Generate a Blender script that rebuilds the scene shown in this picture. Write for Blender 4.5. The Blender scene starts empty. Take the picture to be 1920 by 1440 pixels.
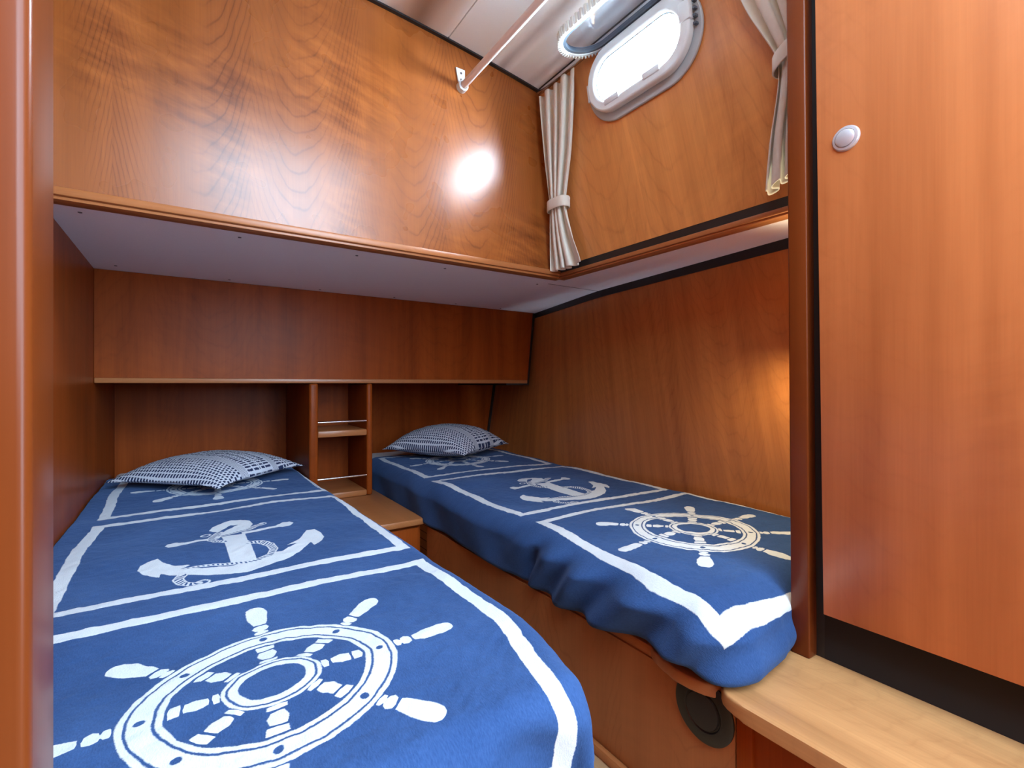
import bpy, bmesh, math
import numpy as np
from mathutils import Vector, Matrix
PI = math.pi
S = bpy.context.scene
COL = S.collection

# ------------------------------------------------------------------ camera
CAM_Z = 0.766
cam_d = bpy.data.cameras.new('camera')
cam_d.sensor_fit = 'HORIZONTAL'; cam_d.sensor_width = 36.0
cam_d.lens = 36.0 * 904.0 / 1920.0
cam_d.clip_start = 0.02
cam = bpy.data.objects.new('camera', cam_d)
cam.location = (0, 0, CAM_Z)
cam.rotation_euler = (PI / 2, 0, -math.radians(34))
COL.objects.link(cam); S.camera = cam

# ------------------------------------------------------------------ world: bright overcast sky
SKY, SKY_SPOT = 4.4, 6.0
w = bpy.data.worlds.new('sky'); S.world = w; w.use_nodes = True
wt = w.node_tree; wt.nodes.clear()
tc = wt.nodes.new('ShaderNodeTexCoord')
dp = wt.nodes.new('ShaderNodeVectorMath'); dp.operation = 'DOT_PRODUCT'
dp.inputs[1].default_value = Vector((0.16, -0.91, 0.385)).normalized()
mc = wt.nodes.new('ShaderNodeMapRange'); mc.interpolation_type = 'SMOOTHSTEP'     # added bright spot in the sky, for a highlight on the upper panel
mc.inputs[1].default_value = 0.986; mc.inputs[2].default_value = 0.997; mc.inputs[3].default_value = 0.0; mc.inputs[4].default_value = SKY_SPOT
ad = wt.nodes.new('ShaderNodeMath'); ad.operation = 'ADD'
bg = wt.nodes.new('ShaderNodeBackground'); bg.inputs[0].default_value = (0.60, 0.80, 1.0, 1)
wo = wt.nodes.new('ShaderNodeOutputWorld')
wt.links.new(tc.outputs['Generated'], dp.inputs[0]); wt.links.new(dp.outputs['Value'], mc.inputs[0])
ad.inputs[0].default_value = SKY; wt.links.new(mc.outputs[0], ad.inputs[1]); wt.links.new(ad.outputs[0], bg.inputs[1]); wt.links.new(bg.outputs[0], wo.inputs[0])

def area(name, loc, rot, sx_, sy_, power, color=(1, 1, 1), portal=False):
    d = bpy.data.lights.new(name, 'AREA'); d.shape = 'RECTANGLE'; d.size = sx_; d.size_y = sy_
    d.energy = power; d.color = color
    if portal: d.cycles.is_portal = True
    o = bpy.data.objects.new(name, d); o.location = loc; o.rotation_euler = rot
    COL.objects.link(o); return o
area('hatch_portal', (0.42, -0.50, 1.90), (0, 0, 0), 0.84, 1.48, 1, portal=True)
area('saloon_portal', (0.55, -1.275, 1.36), (PI / 2, 0, 0), 0.90, 1.02, 1, portal=True)
# added area lamp outside the porthole, standing in for the daylight
area('porthole_daylight_lamp', (1.42, 0.95, 1.93), (0, PI / 2 - 0.15, 0), 0.95, 1.70, 230, (0.84, 0.93, 1.0))

# ------------------------------------------------------------------ exposure
S.view_settings.view_transform = 'Standard'; S.view_settings.look = 'None'
S.view_settings.gamma = 1.0; S.view_settings.use_curve_mapping = False
S.view_settings.exposure = 1.78
S.cycles.use_denoising = True
S.cycles.max_bounces = 10; S.cycles.diffuse_bounces = 6; S.cycles.glossy_bounces = 4
S.cycles.transparent_max_bounces = 8; S.cycles.sample_clamp_indirect = 8.0
S.cycles.caustics_reflective = False; S.cycles.caustics_refractive = False

# ================================================================== shader maths
class N:
    """a float socket with arithmetic"""
    def __init__(s, nt, sock): s.nt = nt; s.k = sock
    def op(s, o, *others):
        n = s.nt.nodes.new('ShaderNodeMath'); n.operation = o
        for i, a in enumerate((s,) + others):
            if isinstance(a, N): s.nt.links.new(a.k, n.inputs[i])
            else: n.inputs[i].default_value = float(a)
        return N(s.nt, n.outputs[0])
    def __add__(s, b): return s.op('ADD', b)
    def __radd__(s, b): return s.op('ADD', b)
    def __sub__(s, b): return s.op('SUBTRACT', b)
    def __rsub__(s, b): return (s * -1.0) + b
    def __mul__(s, b): return s.op('MULTIPLY', b)
    def __rmul__(s, b): return s.op('MULTIPLY', b)
    def abs(s): return s.op('ABSOLUTE')
    def max(s, b): return s.op('MAXIMUM', b)
    def min(s, b): return s.op('MINIMUM', b)
    def step(s, lo, hi):
        n = s.nt.nodes.new('ShaderNodeMapRange'); n.interpolation_type = 'SMOOTHSTEP'
        s.nt.links.new(s.k, n.inputs[0]); n.inputs[1].default_value = lo; n.inputs[2].default_value = hi
        return N(s.nt, n.outputs[0])
    def ramp(s, stops, mode='LINEAR'):
        n = s.nt.nodes.new('ShaderNodeValToRGB'); cr = n.color_ramp; cr.interpolation = mode
        while len(cr.elements) < len(stops): cr.elements.new(0.5)
        for e, (p, v) in zip(cr.elements, stops):
            e.position = p
        for e, (p, v) in zip(cr.elements, stops):
            e.color = (v, v, v, 1) if not isinstance(v, tuple) else (*v, 1)
        s.nt.links.new(s.k, n.inputs[0]); return N(s.nt, n.outputs[0])

def mat_new(name):
    m = bpy.data.materials.new(name); m.use_nodes = True
    nt = m.node_tree; b = nt.nodes['Principled BSDF']
    return m, nt, b

def coords(nt, which='Object'):
    t = nt.nodes.new('ShaderNodeTexCoord'); s = nt.nodes.new('ShaderNodeSeparateXYZ')
    nt.links.new(t.outputs[which], s.inputs[0])
    return [N(nt, s.outputs[i]) for i in range(3)]

def vec(nt, a, b, c):
    n = nt.nodes.new('ShaderNodeCombineXYZ')
    for i, v in enumerate((a, b, c)):
        if isinstance(v, N): nt.links.new(v.k, n.inputs[i])
        else: n.inputs[i].default_value = v
    return n.outputs[0]

def noise(nt, v, scale=1.0, detail=2.0, rough=0.5):
    n = nt.nodes.new('ShaderNodeTexNoise'); n.inputs['Scale'].default_value = scale
    n.inputs['Detail'].default_value = detail; n.inputs['Roughness'].default_value = rough
    nt.links.new(v, n.inputs['Vector']); return N(nt, n.outputs['Fac'])

def mixc(nt, fac, a, b):
    n = nt.nodes.new('ShaderNodeMix'); n.data_type = 'RGBA'
    if isinstance(fac, N): nt.links.new(fac.k, n.inputs[0])
    else: n.inputs[0].default_value = fac
    for i, c in ((6, a), (7, b)):
        if isinstance(c, tuple): n.inputs[i].default_value = (*c, 1)
        else: nt.links.new(c, n.inputs[i])
    return n.outputs[2]

def bump(nt, b, h, strength=0.2, dist=0.002):
    n = nt.nodes.new('ShaderNodeBump'); n.inputs['Strength'].default_value = strength
    n.inputs['Distance'].default_value = dist
    nt.links.new(h.k, n.inputs['Height']); nt.links.new(n.outputs[0], b.inputs['Normal'])

def plain(name, col, rough=0.5, metal=0.0, nz=0.0, nscale=200.0, bstr=0.0):
    m, nt, b = mat_new(name)
    b.inputs['Roughness'].default_value = rough; b.inputs['Metallic'].default_value = metal
    x, y, z = coords(nt)
    n = noise(nt, vec(nt, x, y, z), nscale, 3)
    lo = tuple(c * (1 - nz) for c in col)
    nt.links.new(mixc(nt, n, lo, tuple(min(1, c * (1 + nz)) for c in col)), b.inputs['Base Color'])
    if bstr: bump(nt, b, n, bstr, 0.001)
    return m

def wood(name, light, dark, axis='Z', spec=0.5, wobble=0.30, leaf=0.24, cath=0.35, fine=0.35, broad=0.5, fig=0.25, rough=0.3, off=0.0, A=22.0, ringf=30.0, coat=0.0):
    """varnished cherry veneer: book-matched leaves with cathedral rings, fine fibres and cross-grain figure"""
    m, nt, b = mat_new(name)
    x, y, z = coords(nt)
    h, g = {'Z': (x + y, z), 'Y': (x + z, y), 'X': (y + z, x)}[axis]
    h = h + (10.0 * leaf + off)
    pp = h.op('PINGPONG', leaf) - leaf * 0.42
    li = (h * (1.0 / leaf)).op('FLOOR')
    wob = noise(nt, vec(nt, pp * 7.0, g * 2.6 + li * 0.37, off + 1.3), 1.0, 3, 0.55) - 0.5
    wob2 = noise(nt, vec(nt, pp * 40.0, g * 14.0, off + 4.1), 1.0, 2) - 0.5
    d = pp * pp * A - g + wob * wobble + wob2 * 0.02
    ring = (d * ringf).op('FRACT')
    line = ring.ramp([(0.0, 0.0), (0.10, 0.75), (0.5, 1.0), (0.88, 0.8), (1.0, 0.0)])
    cz = noise(nt, vec(nt, pp * 9.0, g * 0.8, li * 1.73 + off + 7.0), 1.0, 1).step(0.32, 0.62)
    fb = noise(nt, vec(nt, h * 330.0, g * 6.0, off), 1.0, 3) - 0.5
    bd = noise(nt, vec(nt, h * 15.0, g * 0.9, off + 2.0), 1.0, 4, 0.6) - 0.5
    lt = noise(nt, vec(nt, li * 3.1, off, 0.0), 1.0, 0) - 0.5
    fg = noise(nt, vec(nt, h * 9.0, g * 34.0 + h * 9.0, off + 3.0), 1.0, 3, 0.6) - 0.5
    fl = noise(nt, vec(nt, h * 4.0, g * 3.0, off + 5.0), 1.0, 1).step(0.4, 0.7)
    val = (line - 1.0) * cz * cath + fb * fine + bd * (broad * 1.7) + fg * fl * (fig * 1.8) + lt * 0.35 + 0.62
    col = mixc(nt, val.min(1.0).max(0.0), dark, light)
    nt.links.new(col, b.inputs['Base Color'])
    r = noise(nt, vec(nt, x, y, z), 9.0, 2) * 0.06 + (rough - 0.03)
    nt.links.new(r.k, b.inputs['Roughness'])
    b.inputs['Specular IOR Level'].default_value = spec
    b.inputs['Coat Weight'].default_value = coat; b.inputs['Coat Roughness'].default_value = 0.12
    bump(nt, b, fb + fg * 0.4, 0.03, 0.001)
    return m

LIGHT, DARK = (0.60, 0.27, 0.085), (0.27, 0.092, 0.024)
M = {}
M['upper'] = wood('veneer_upper', (0.37, 0.112, 0.022), (0.14, 0.033, 0.0055), leaf=0.262, cath=0.50, wobble=0.15, ringf=20.0, off=0.11, rough=0.28, fig=1.1, broad=0.55)
M['window_wall'] = wood('veneer_window_wall', (0.76, 0.335, 0.1), (0.38, 0.135, 0.036), leaf=0.31, cath=0.22, A=14.0, off=0.47, ringf=9.0, rough=0.33, broad=0.9)
M['hull'] = wood('veneer_hull', (0.6, 0.22, 0.055), (0.3, 0.088, 0.02), leaf=0.30, cath=0.22, A=12.0, off=0.9, ringf=18.0, rough=0.33, broad=1.0)
M['cherry'] = wood('cherry', (0.33, 0.068, 0.01), (0.14, 0.024, 0.0035), leaf=0.33, cath=0.14, A=9.0, off=1.7, ringf=14.0, rough=0.34, broad=0.8, spec=0.10)
M['cherry_h'] = wood('cherry_horizontal', (0.46, 0.175, 0.058), (0.26, 0.083, 0.024), axis='X', leaf=0.4, cath=0.1, off=2.3, rough=0.34)
M['cherry_y'] = wood('cherry_fore_aft', (0.46, 0.175, 0.058), (0.26, 0.083, 0.024), axis='Y', leaf=0.4, cath=0.1, off=2.3, rough=0.34)
M['base'] = wood('cherry_base', (0.44, 0.16, 0.048), (0.22, 0.068, 0.019), leaf=0.27, cath=0.3, A=14.0, off=3.1, ringf=18.0, rough=0.4)
M['door'] = wood('cherry_door', (0.6, 0.205, 0.062), (0.37, 0.105, 0.027), leaf=0.9, cath=0.12, A=5.0, off=0.35, ringf=16.0, rough=0.36, broad=1.1, fig=0.4)
M['post'] = wood('cherry_post_shaded', (0.16, 0.034, 0.006), (0.09, 0.018, 0.003), leaf=0.5, cath=0.03, off=5.2, rough=0.30, broad=0.8, spec=0.25)  # darker than the other cherry: shade at the entrance is put into this colour
M['worktop'] = wood('cherry_worktop', (0.62, 0.32, 0.125), (0.27, 0.105, 0.034), axis='Y', leaf=0.5, cath=0.12, A=3.0, off=0.77, ringf=25.0, rough=0.38, broad=0.9)
M['soffit'] = plain('soffit_vinyl', (0.86, 0.80, 0.80), 0.7, 0, 0.05, 350.0, 0.06)
M['ceiling'] = plain('ceiling_vinyl', (0.83, 0.92, 0.91), 0.7, 0, 0.03, 400.0, 0.08)
M['black'] = plain('black_gasket', (0.012, 0.011, 0.011), 0.5, 0, 0.2, 60.0)
M['kick'] = plain('black_kick', (0.008, 0.006, 0.005), 0.85, 0, 0.35, 14.0)
M['white_plastic'] = plain('white_plastic', (0.70, 0.80, 0.82), 0.38, 0, 0.02)
M['grey_plastic'] = plain('grey_plastic', (0.44, 0.53, 0.56), 0.42, 0, 0.03)
M['cream_plastic'] = plain('cream_plastic', (0.62, 0.66, 0.62), 0.45, 0, 0.04)
M['rubber'] = plain('black_rubber', (0.014, 0.013, 0.013), 0.55, 0, 0.2, 90.0)
M['vent_black'] = plain('black_vent', (0.010, 0.010, 0.010), 0.45, 0, 0.25, 40.0)
M['seal'] = plain('grey_seal', (0.10, 0.14, 0.18), 0.5, 0, 0.1)
M['chrome'] = plain('brushed_chrome', (0.75, 0.75, 0.76), 0.22, 1.0, 0.03)
M['silver'] = plain('satin_silver', (0.62, 0.64, 0.68), 0.32, 0.6, 0.02)
M['screw'] = plain('screw_metal', (0.10, 0.09, 0.09), 0.5, 0.3, 0.2)
M['rod'] = plain('white_rod', (0.80, 0.77, 0.74), 0.35, 0, 0.02)
M['sheet'] = plain('white_sheet', (0.78, 0.78, 0.80), 0.9, 0, 0.04, 60.0, 0.1)
M['brass'] = plain('lamp_brass', (0.6, 0.45, 0.2), 0.3, 1.0, 0.03)

def fabric_curtain():
    m, nt, b = mat_new('curtain_cotton')
    x, y, z = coords(nt, 'UV')
    wv = (x * 2600.0).op('SINE') * (y * 2600.0).op('SINE')
    n = noise(nt, vec(nt, x, y, 0.0), 60.0, 3)
    nt.links.new(mixc(nt, n, (0.64, 0.64, 0.55), (0.76, 0.76, 0.67)), b.inputs['Base Color'])
    b.inputs['Roughness'].default_value = 0.95
    b.inputs['Sheen Weight'].default_value = 0.2
    bump(nt, b, wv * 0.5 + n, 0.05, 0.0005)
    return m
M['curtain'] = fabric_curtain()

def glass():
    m = bpy.data.materials.new('window_glass'); m.use_nodes = True
    nt = m.node_tree; nt.nodes.clear()
    o = nt.nodes.new('ShaderNodeOutputMaterial'); mx = nt.nodes.new('ShaderNodeMixShader')
    fr = nt.nodes.new('ShaderNodeFresnel'); fr.inputs[0].default_value = 1.5
    tr = nt.nodes.new('ShaderNodeBsdfTransparent'); tr.inputs[0].default_value = (0.90, 0.93, 0.97, 1)
    gl = nt.nodes.new('ShaderNodeBsdfGlossy'); gl.inputs['Roughness'].default_value = 0.02
    ge = nt.nodes.new('ShaderNodeNewGeometry')
    f_ = N(nt, fr.outputs[0]) * (1.0 - N(nt, ge.outputs['Backfacing']))
    nt.links.new(f_.k, mx.inputs[0]); nt.links.new(tr.outputs[0], mx.inputs[1])
    nt.links.new(gl.outputs[0], mx.inputs[2]); nt.links.new(mx.outputs[0], o.inputs[0])
    return m
M['glass'] = glass()

def teak():
    m, nt, b = mat_new('teak_planks')
    x, y, z = coords(nt)
    p = (x * 1.0 + 0.0205) * (1 / 0.052)
    fr = (p.op('FRACT') - 0.5).abs()
    caulk = fr.step(0.445, 0.455)
    n = noise(nt, vec(nt, x * 260.0, y * 7.0, 0.0), 1.0, 3)
    n2 = noise(nt, vec(nt, p.op('FLOOR') * 3.7, y * 1.5, 0.0), 1.0, 2)
    c = mixc(nt, n * 0.6 + n2 * 0.4, (0.30, 0.165, 0.075), (0.58, 0.38, 0.20))
    nt.links.new(mixc(nt, caulk, c, (0.012, 0.010, 0.009)), b.inputs['Base Color'])
    b.inputs['Roughness'].default_value = 0.45
    return m
M['teak'] = teak()

def blanket_mat():
    """plush navy throw with three white-framed squares: wheel, anchor, wheel"""
    m, nt, b = mat_new('navy_plush')
    U, V, _ = coords(nt, 'UV')
    jv = vec(nt, U, V, 0.0)
    j = noise(nt, jv, 420.0, 2) - 0.5
    j2 = noise(nt, jv, 30.0, 2) - 0.5
    j3 = noise(nt, vec(nt, U, V, 5.0), 30.0, 2) - 0.5
    u = U - 0.1025 + j2 * 0.006
    v0 = V - 1.3165 + j3 * 0.006
    k = (v0 * (1 / 0.68)).op('ROUND').max(-1.0).min(1.0)
    v = v0 - k * 0.68
    E0 = 0.0009
    def inside(sd):                      # sd > 0 inside, metres
        return (sd + j * 0.0022).step(-E0, E0)
    frame = 0.0125 - ((u.abs() - 0.2925).max(v.abs() - 0.2915)).abs()
    # wheel
    wx, wy = u + 0.016, v - 0.006
    r = (wx * wx + wy * wy).op('SQRT')
    th = wy.op('ARCTAN2', wx)
    q = PI / 4
    tf = th - (th * (1 / q)).op('ROUND') * q
    al = r * tf.op('COSINE'); ac = (r * tf.op('SINE')).abs()
    prof = [(0.050, 0), (0.0545, .0), (0.055, .0105), (0.062, .0105), (0.0628, 0), (0.0652, 0), (0.066, .0065), (0.078, .011), (0.090, .0085), (0.0905, 0),
            (0.0932, 0), (0.0937, .0105), (0.104, .0115), (0.106, 0), (0.150, 0), (0.1505, .0085), (0.157, .0085), (0.1575, .004), (0.1595, .004), (0.160, .008), (0.166, .0115), (0.173, .008),
            (0.1745, 0), (0.1772, 0), (0.1777, .0085), (0.195, .0125), (0.218, .0150), (0.232, .0125), (0.238, .006), (0.240, 0)]
    hw = (al * 4.0).ramp([(p * 4.0, (w_ + 0.003 if w_ else 0.0) / 0.02) for p, w_ in prof]) * 0.02
    spoke = inside(hw - ac - 0.003)
    def ring(a, b_): return inside(((r - (a + b_) / 2).abs() * -1.0) + (b_ - a) / 2)
    rings = ring(.0365, .0465).max(ring(.0495, .0540)).max(ring(.1085, .1150)).max(ring(.1182, .1385)).max(ring(.1415, .1480))
    dx = al - 0.1285
    dot = inside(0.0052 - (dx * dx + ac * ac).op('SQRT'))
    wheel = spoke.max(rings) * (1.0 - dot)
    # anchor
    at = nt.nodes.new('ShaderNodeAttribute'); at.attribute_name = 'anchor'
    rp = nt.nodes.new('ShaderNodeAttribute'); rp.attribute_name = 'rope'
    rl = nt.nodes.new('ShaderNodeAttribute'); rl.attribute_name = 'rope_along'
    sd = N(nt, at.outputs['Fac']); rd = N(nt, rp.outputs['Fac']); ra = N(nt, rl.outputs['Fac'])
    anchor = inside(sd)
    rope_in = inside(rd)
    tick = ((ra * (1 / 0.0085)).op('FRACT') - 0.5).abs().step(0.20, 0.26)
    edge = 1.0 - (rd.step(0.0018, 0.0030))
    ropec = tick.max(edge)
    anchor = anchor * (1.0 - rope_in) + ropec * rope_in
    isw = k.abs().step(0.4, 0.6)
    motif = wheel * isw + anchor * (1.0 - isw)
    white = motif.max(inside(frame))
    nap = noise(nt, vec(nt, U * 5.0, V * 5.0, 2.0), 1.0, 4, 0.6)
    fz = noise(nt, vec(nt, U * 1.0, V * 0.35, 2.0), 520.0, 2)
    navy = mixc(nt, nap * 0.75 + fz * 0.55 - 0.15, (0.007, 0.026, 0.090), (0.052, 0.120, 0.30))
    wh = mixc(nt, fz, (0.54, 0.60, 0.63), (0.68, 0.73, 0.75))
    nt.links.new(mixc(nt, white, navy, wh), b.inputs['Base Color'])
    b.inputs['Roughness'].default_value = 0.95
    b.inputs['Specular IOR Level'].default_value = 0.1
    b.inputs['Sheen Weight'].default_value = 0.16; b.inputs['Sheen Roughness'].default_value = 0.45
    b.inputs['Sheen Tint'].default_value = (0.35, 0.55, 1.0, 1)
    fz2 = noise(nt, vec(nt, U, V, 9.0), 700.0, 2)
    bump(nt, b, fz * 0.6 + fz2 * 0.4 + nap * 1.5 + white * 0.5, 0.45, 0.0022)
    return m
M['blanket'] = blanket_mat()

def pillow_mat():
    m, nt, b = mat_new('woven_pillow')
    V, U, _ = coords(nt, 'UV')           # metres on the cover
    jt = noise(nt, vec(nt, U * 150.0, V * 150.0, 0.0), 1.0, 2) - 0.5
    def tri(x, p): return ((x * (1.0 / p)).op('FRACT') - 0.5).abs()
    row = (V * (1 / 0.0125)).op('FLOOR') * 0.5
    dots = (0.30 - ((U * (1 / 0.0115) + row).op('FRACT') - 0.5).abs()).step(-0.06, 0.06) * (0.34 - tri(V, 0.0125)).step(-0.06, 0.06)
    dash = (0.27 - tri(U, 0.0105)).step(-0.06, 0.06) * (0.43 - tri(V + 0.004, 0.030)).step(-0.03, 0.03)
    lines = (0.20 - tri(V, 0.0055)).step(-0.08, 0.08) * 0.8
    kind = (V + 0.25).ramp([(0.0, 0.0), (0.145, 0.5), (0.180, 1.0), (0.305, 0.5), (0.335, 1.0), (0.44, 0.0)], 'CONSTANT')
    isline = 1.0 - (kind - 0.5).abs().step(0.05, 0.10)
    isdash = kind.step(0.7, 0.8); isdot = 1.0 - kind.step(0.2, 0.3)
    gaps = (V - 0.005).abs().min((V + 0.032).abs()).min((V - 0.132).abs()).step(0.002, 0.004)
    dark = (dots * isdot + dash * isdash + lines * isline) * gaps
    c = mixc(nt, (dark + jt * 0.35).max(0.0).min(1.0), (0.58, 0.63, 0.72), (0.018, 0.030, 0.085))
    nt.links.new(c, b.inputs['Base Color'])
    b.inputs['Roughness'].default_value = 0.9; b.inputs['Specular IOR Level'].default_value = 0.15
    bump(nt, b, dark * -1.0 + jt, 0.3, 0.001)
    return m
M['pillow'] = pillow_mat()

# ================================================================== object helpers
LOC = {}
def props(o, label=None, cat=None, group=None, kind=None):
    if label: o['label'] = label
    if cat: o['category'] = cat
    if group: o['group'] = group
    if kind: o['kind'] = kind
    return o
def thing(name, loc, label=None, cat=None, group=None, kind=None):
    o = bpy.data.objects.new(name, None); o.location = loc; o.empty_display_size = 0.05
    COL.objects.link(o); LOC[o.name] = Vector(loc)
    return props(o, label, cat, group, kind)
def obj(name, bm, mat, parent=None, loc=None, smooth=40, label=None, cat=None, group=None, kind=None):
    """bm in world coordinates -> one mesh object"""
    base = LOC[parent.name] if parent else Vector(loc or (0, 0, 0))
    if isinstance(bm, bpy.types.Mesh): me = bm
    else:
        bmesh.ops.recalc_face_normals(bm, faces=bm.faces)
        me = bpy.data.meshes.new(name); bm.to_mesh(me); bm.free()
    me.transform(Matrix.Translation(-base))
    me.materials.append(mat)
    me.polygons.foreach_set('use_smooth', [True] * len(me.polygons))
    if smooth: me.set_sharp_from_angle(angle=math.radians(smooth))
    o = bpy.data.objects.new(name, me); COL.objects.link(o)
    if parent: o.parent = parent
    else: o.location = base
    LOC[o.name] = base
    return props(o, label, cat, group, kind)

def box(bm, x0, x1, y0, y1, z0, z1, bev=0.0, seg=2):
    r = bmesh.ops.create_cube(bm, size=1.0)
    vs = r['verts']
    for v in vs:
        v.co = Vector((x0 + (v.co.x + .5) * (x1 - x0), y0 + (v.co.y + .5) * (y1 - y0), z0 + (v.co.z + .5) * (z1 - z0)))
    if bev:
        es = {e for v in vs for e in v.link_edges}
        bmesh.ops.bevel(bm, geom=list(es), offset=bev, segments=seg, affect='EDGES', profile=0.5)
    return bm
def B(*a, **k): return box(bmesh.new(), *a, **k)
def hexa(bm, pts, bev=0.0, seg=2):
    """box from 8 corners: 4 bottom (ccw), 4 top"""
    vs = [bm.verts.new(p) for p in pts]
    fs = [(3, 2, 1, 0), (4, 5, 6, 7), (0, 1, 5, 4), (1, 2, 6, 5), (2, 3, 7, 6), (3, 0, 4, 7)]
    for f in fs: bm.faces.new([vs[i] for i in f])
    if bev:
        es = {e for v in vs for e in v.link_edges}
        bmesh.ops.bevel(bm, geom=list(es), offset=bev, segments=seg, affect='EDGES', profile=0.5)
    return bm
def prism(bm, poly, z0, z1, bev=0.0, seg=3):
    """vertical prism over an xy polygon"""
    lo = [bm.verts.new((x, y, z0)) for x, y in poly]; hi = [bm.verts.new((x, y, z1)) for x, y in poly]
    n = len(poly); bm.faces.new(lo[::-1]); bm.faces.new(hi)
    for i in range(n): bm.faces.new((lo[i], lo[(i + 1) % n], hi[(i + 1) % n], hi[i]))
    if bev:
        es = [e for e in bm.edges if (e.verts[0] in hi and e.verts[1] in hi) or (e.verts[0] in lo and e.verts[1] in lo)]
        bmesh.ops.bevel(bm, geom=es, offset=bev, segments=seg, affect='EDGES', profile=0.5)
    return bm
def tube(bm, pts, r, n=12, cap=True):
    pts = [Vector(p) for p in pts]; rings = []
    for i, p in enumerate(pts):
        t = (pts[min(i + 1, len(pts) - 1)] - pts[max(i - 1, 0)]).normalized()
        a = t.orthogonal().normalized() if i == 0 else (a - t * a.dot(t)).normalized()
        b_ = t.cross(a); rr = r[i] if isinstance(r, (list, tuple)) else r
        rings.append([bm.verts.new(p + (a * math.cos(2 * PI * k / n) + b_ * math.sin(2 * PI * k / n)) * rr) for k in range(n)])
    for A_, B_ in zip(rings, rings[1:]):
        for k in range(n): bm.faces.new((A_[k], A_[(k + 1) % n], B_[(k + 1) % n], B_[k]))
    if cap: bm.faces.new(rings[0][::-1]); bm.faces.new(rings[-1])
    return bm
def lathe(bm, c, axis, prof, n=40, sy=1.0, up=None):
    """prof: (radius, height along axis)"""
    ax = Vector(axis).normalized(); u = (Vector(up) if up else ax.orthogonal()); u = (u - ax * u.dot(ax)).normalized(); v = ax.cross(u); c = Vector(c)
    rings = []
    for r, h in prof:
        if r < 1e-6: rings.append([bm.verts.new(c + ax * h)])
        else: rings.append([bm.verts.new(c + ax * h + (u * math.cos(2 * PI * k / n) + v * math.sin(2 * PI * k / n) * sy) * r) for k in range(n)])
    for A_, B_ in zip(rings, rings[1:]):
        for k in range(n):
            a = [A_[k % len(A_)], A_[(k + 1) % len(A_)], B_[(k + 1) % len(B_)], B_[k % len(B_)]]
            a = [q for i, q in enumerate(a) if q not in a[:i]]
            if len(a) > 2: bm.faces.new(a)
    return bm
def quad(bm, *pts):
    bm.faces.new([bm.verts.new(p) for p in pts]); return bm
def vnoise(x, y, seed=0):
    x = np.asarray(x, float); y = np.asarray(y, float)
    xi = np.floor(x).astype(np.int64); yi = np.floor(y).astype(np.int64); fx = x - xi; fy = y - yi
    fx = fx * fx * (3 - 2 * fx); fy = fy * fy * (3 - 2 * fy)
    def hsh(a, b_):
        h = (a * 374761393 + b_ * 668265263 + seed * 1442695041) & 0x7fffffff
        h = ((h ^ (h >> 13)) * 1274126177) & 0x7fffffff
        return ((h ^ (h >> 16)) & 0xffff) / 65535.0 - 0.5
    return (hsh(xi, yi) * (1 - fx) + hsh(xi + 1, yi) * fx) * (1 - fy) + (hsh(xi, yi + 1) * (1 - fx) + hsh(xi + 1, yi + 1) * fx) * fy
def grid_mesh(name, P, UV=None, cyclic=False):
    """P: (rows, cols, 3)"""
    R, Cn, _ = P.shape
    me = bpy.data.meshes.new(name)
    i = np.arange(R * Cn).reshape(R, Cn)
    q = np.stack([i[:-1, :-1], i[:-1, 1:], i[1:, 1:], i[1:, :-1]], -1).reshape(-1, 4)
    if cyclic:
        q = np.concatenate([q, np.stack([i[:-1, -1], i[:-1, 0], i[1:, 0], i[1:, -1]], -1)])
    me.vertices.add(R * Cn); me.vertices.foreach_set('co', P.reshape(-1).astype(np.float32))
    me.loops.add(q.size); me.loops.foreach_set('vertex_index', q.reshape(-1).astype(np.int32))
    me.polygons.add(len(q)); me.polygons.foreach_set('loop_start', (np.arange(len(q)) * 4).astype(np.int32))
    me.update(calc_edges=True); me.validate()
    if UV is not None:
        uv = me.uv_layers.new(name='UVMap')
        uv.data.foreach_set('uv', UV.reshape(-1, 2)[q.reshape(-1)].reshape(-1).astype(np.float32))
    return me

# ================================================================== the setting
ST = 'structure'
XL = -0.252            # left wall
YB = 2.62              # lower back wall
YU = 1.332             # upper back panel
ZS = 1.144             # soffit underside
def hull_x(y, z):
    ys = [-0.2, 0.5, 1.43, 2.07, 2.66]
    lo = np.interp(y, ys, [1.30, 1.372, 1.45, 1.505, 1.585]); hi = np.interp(y, ys, [1.20, 1.275, 1.388, 1.548, 1.71])
    return float(lo + (hi - lo) * (z - 0.4) / 0.75)
def side_x(z): return 1.1016 - 0.147 * (z - 1.1404)

obj('floor', B(-0.30, 1.45, -1.30, 2.66, -0.03, 0.0), M['teak'], kind=ST)
obj('wall_left', B(XL - 0.03, XL, -1.25, 2.66, 0.0, 1.90), M['cherry'], kind=ST)
obj('wall_back', B(XL, 1.75, YB, YB + 0.03, 0.0, 1.25), M['cherry'], kind=ST)
# hull lining on the right, slightly curved fore and aft
P = np.zeros((9, 30, 3))
for i, z in enumerate(np.linspace(0.0, 1.25, 9)):
    for j, y in enumerate(np.linspace(0.37, 2.64, 30)): P[i, j] = (hull_x(y, z), y, z)
bm = bmesh.new(); bm.from_mesh(grid_mesh('tmp', P))
bmesh.ops.solidify(bm, geom=bm.faces[:], thickness=-0.02)
obj('wall_right', bm, M['hull'], kind=ST)
# upper back panel, its moulding
obj('wall_upper_back', B(XL, 1.14, YU, YU + 0.025, ZS + 0.022, 1.90), M['upper'], kind=ST)
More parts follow.
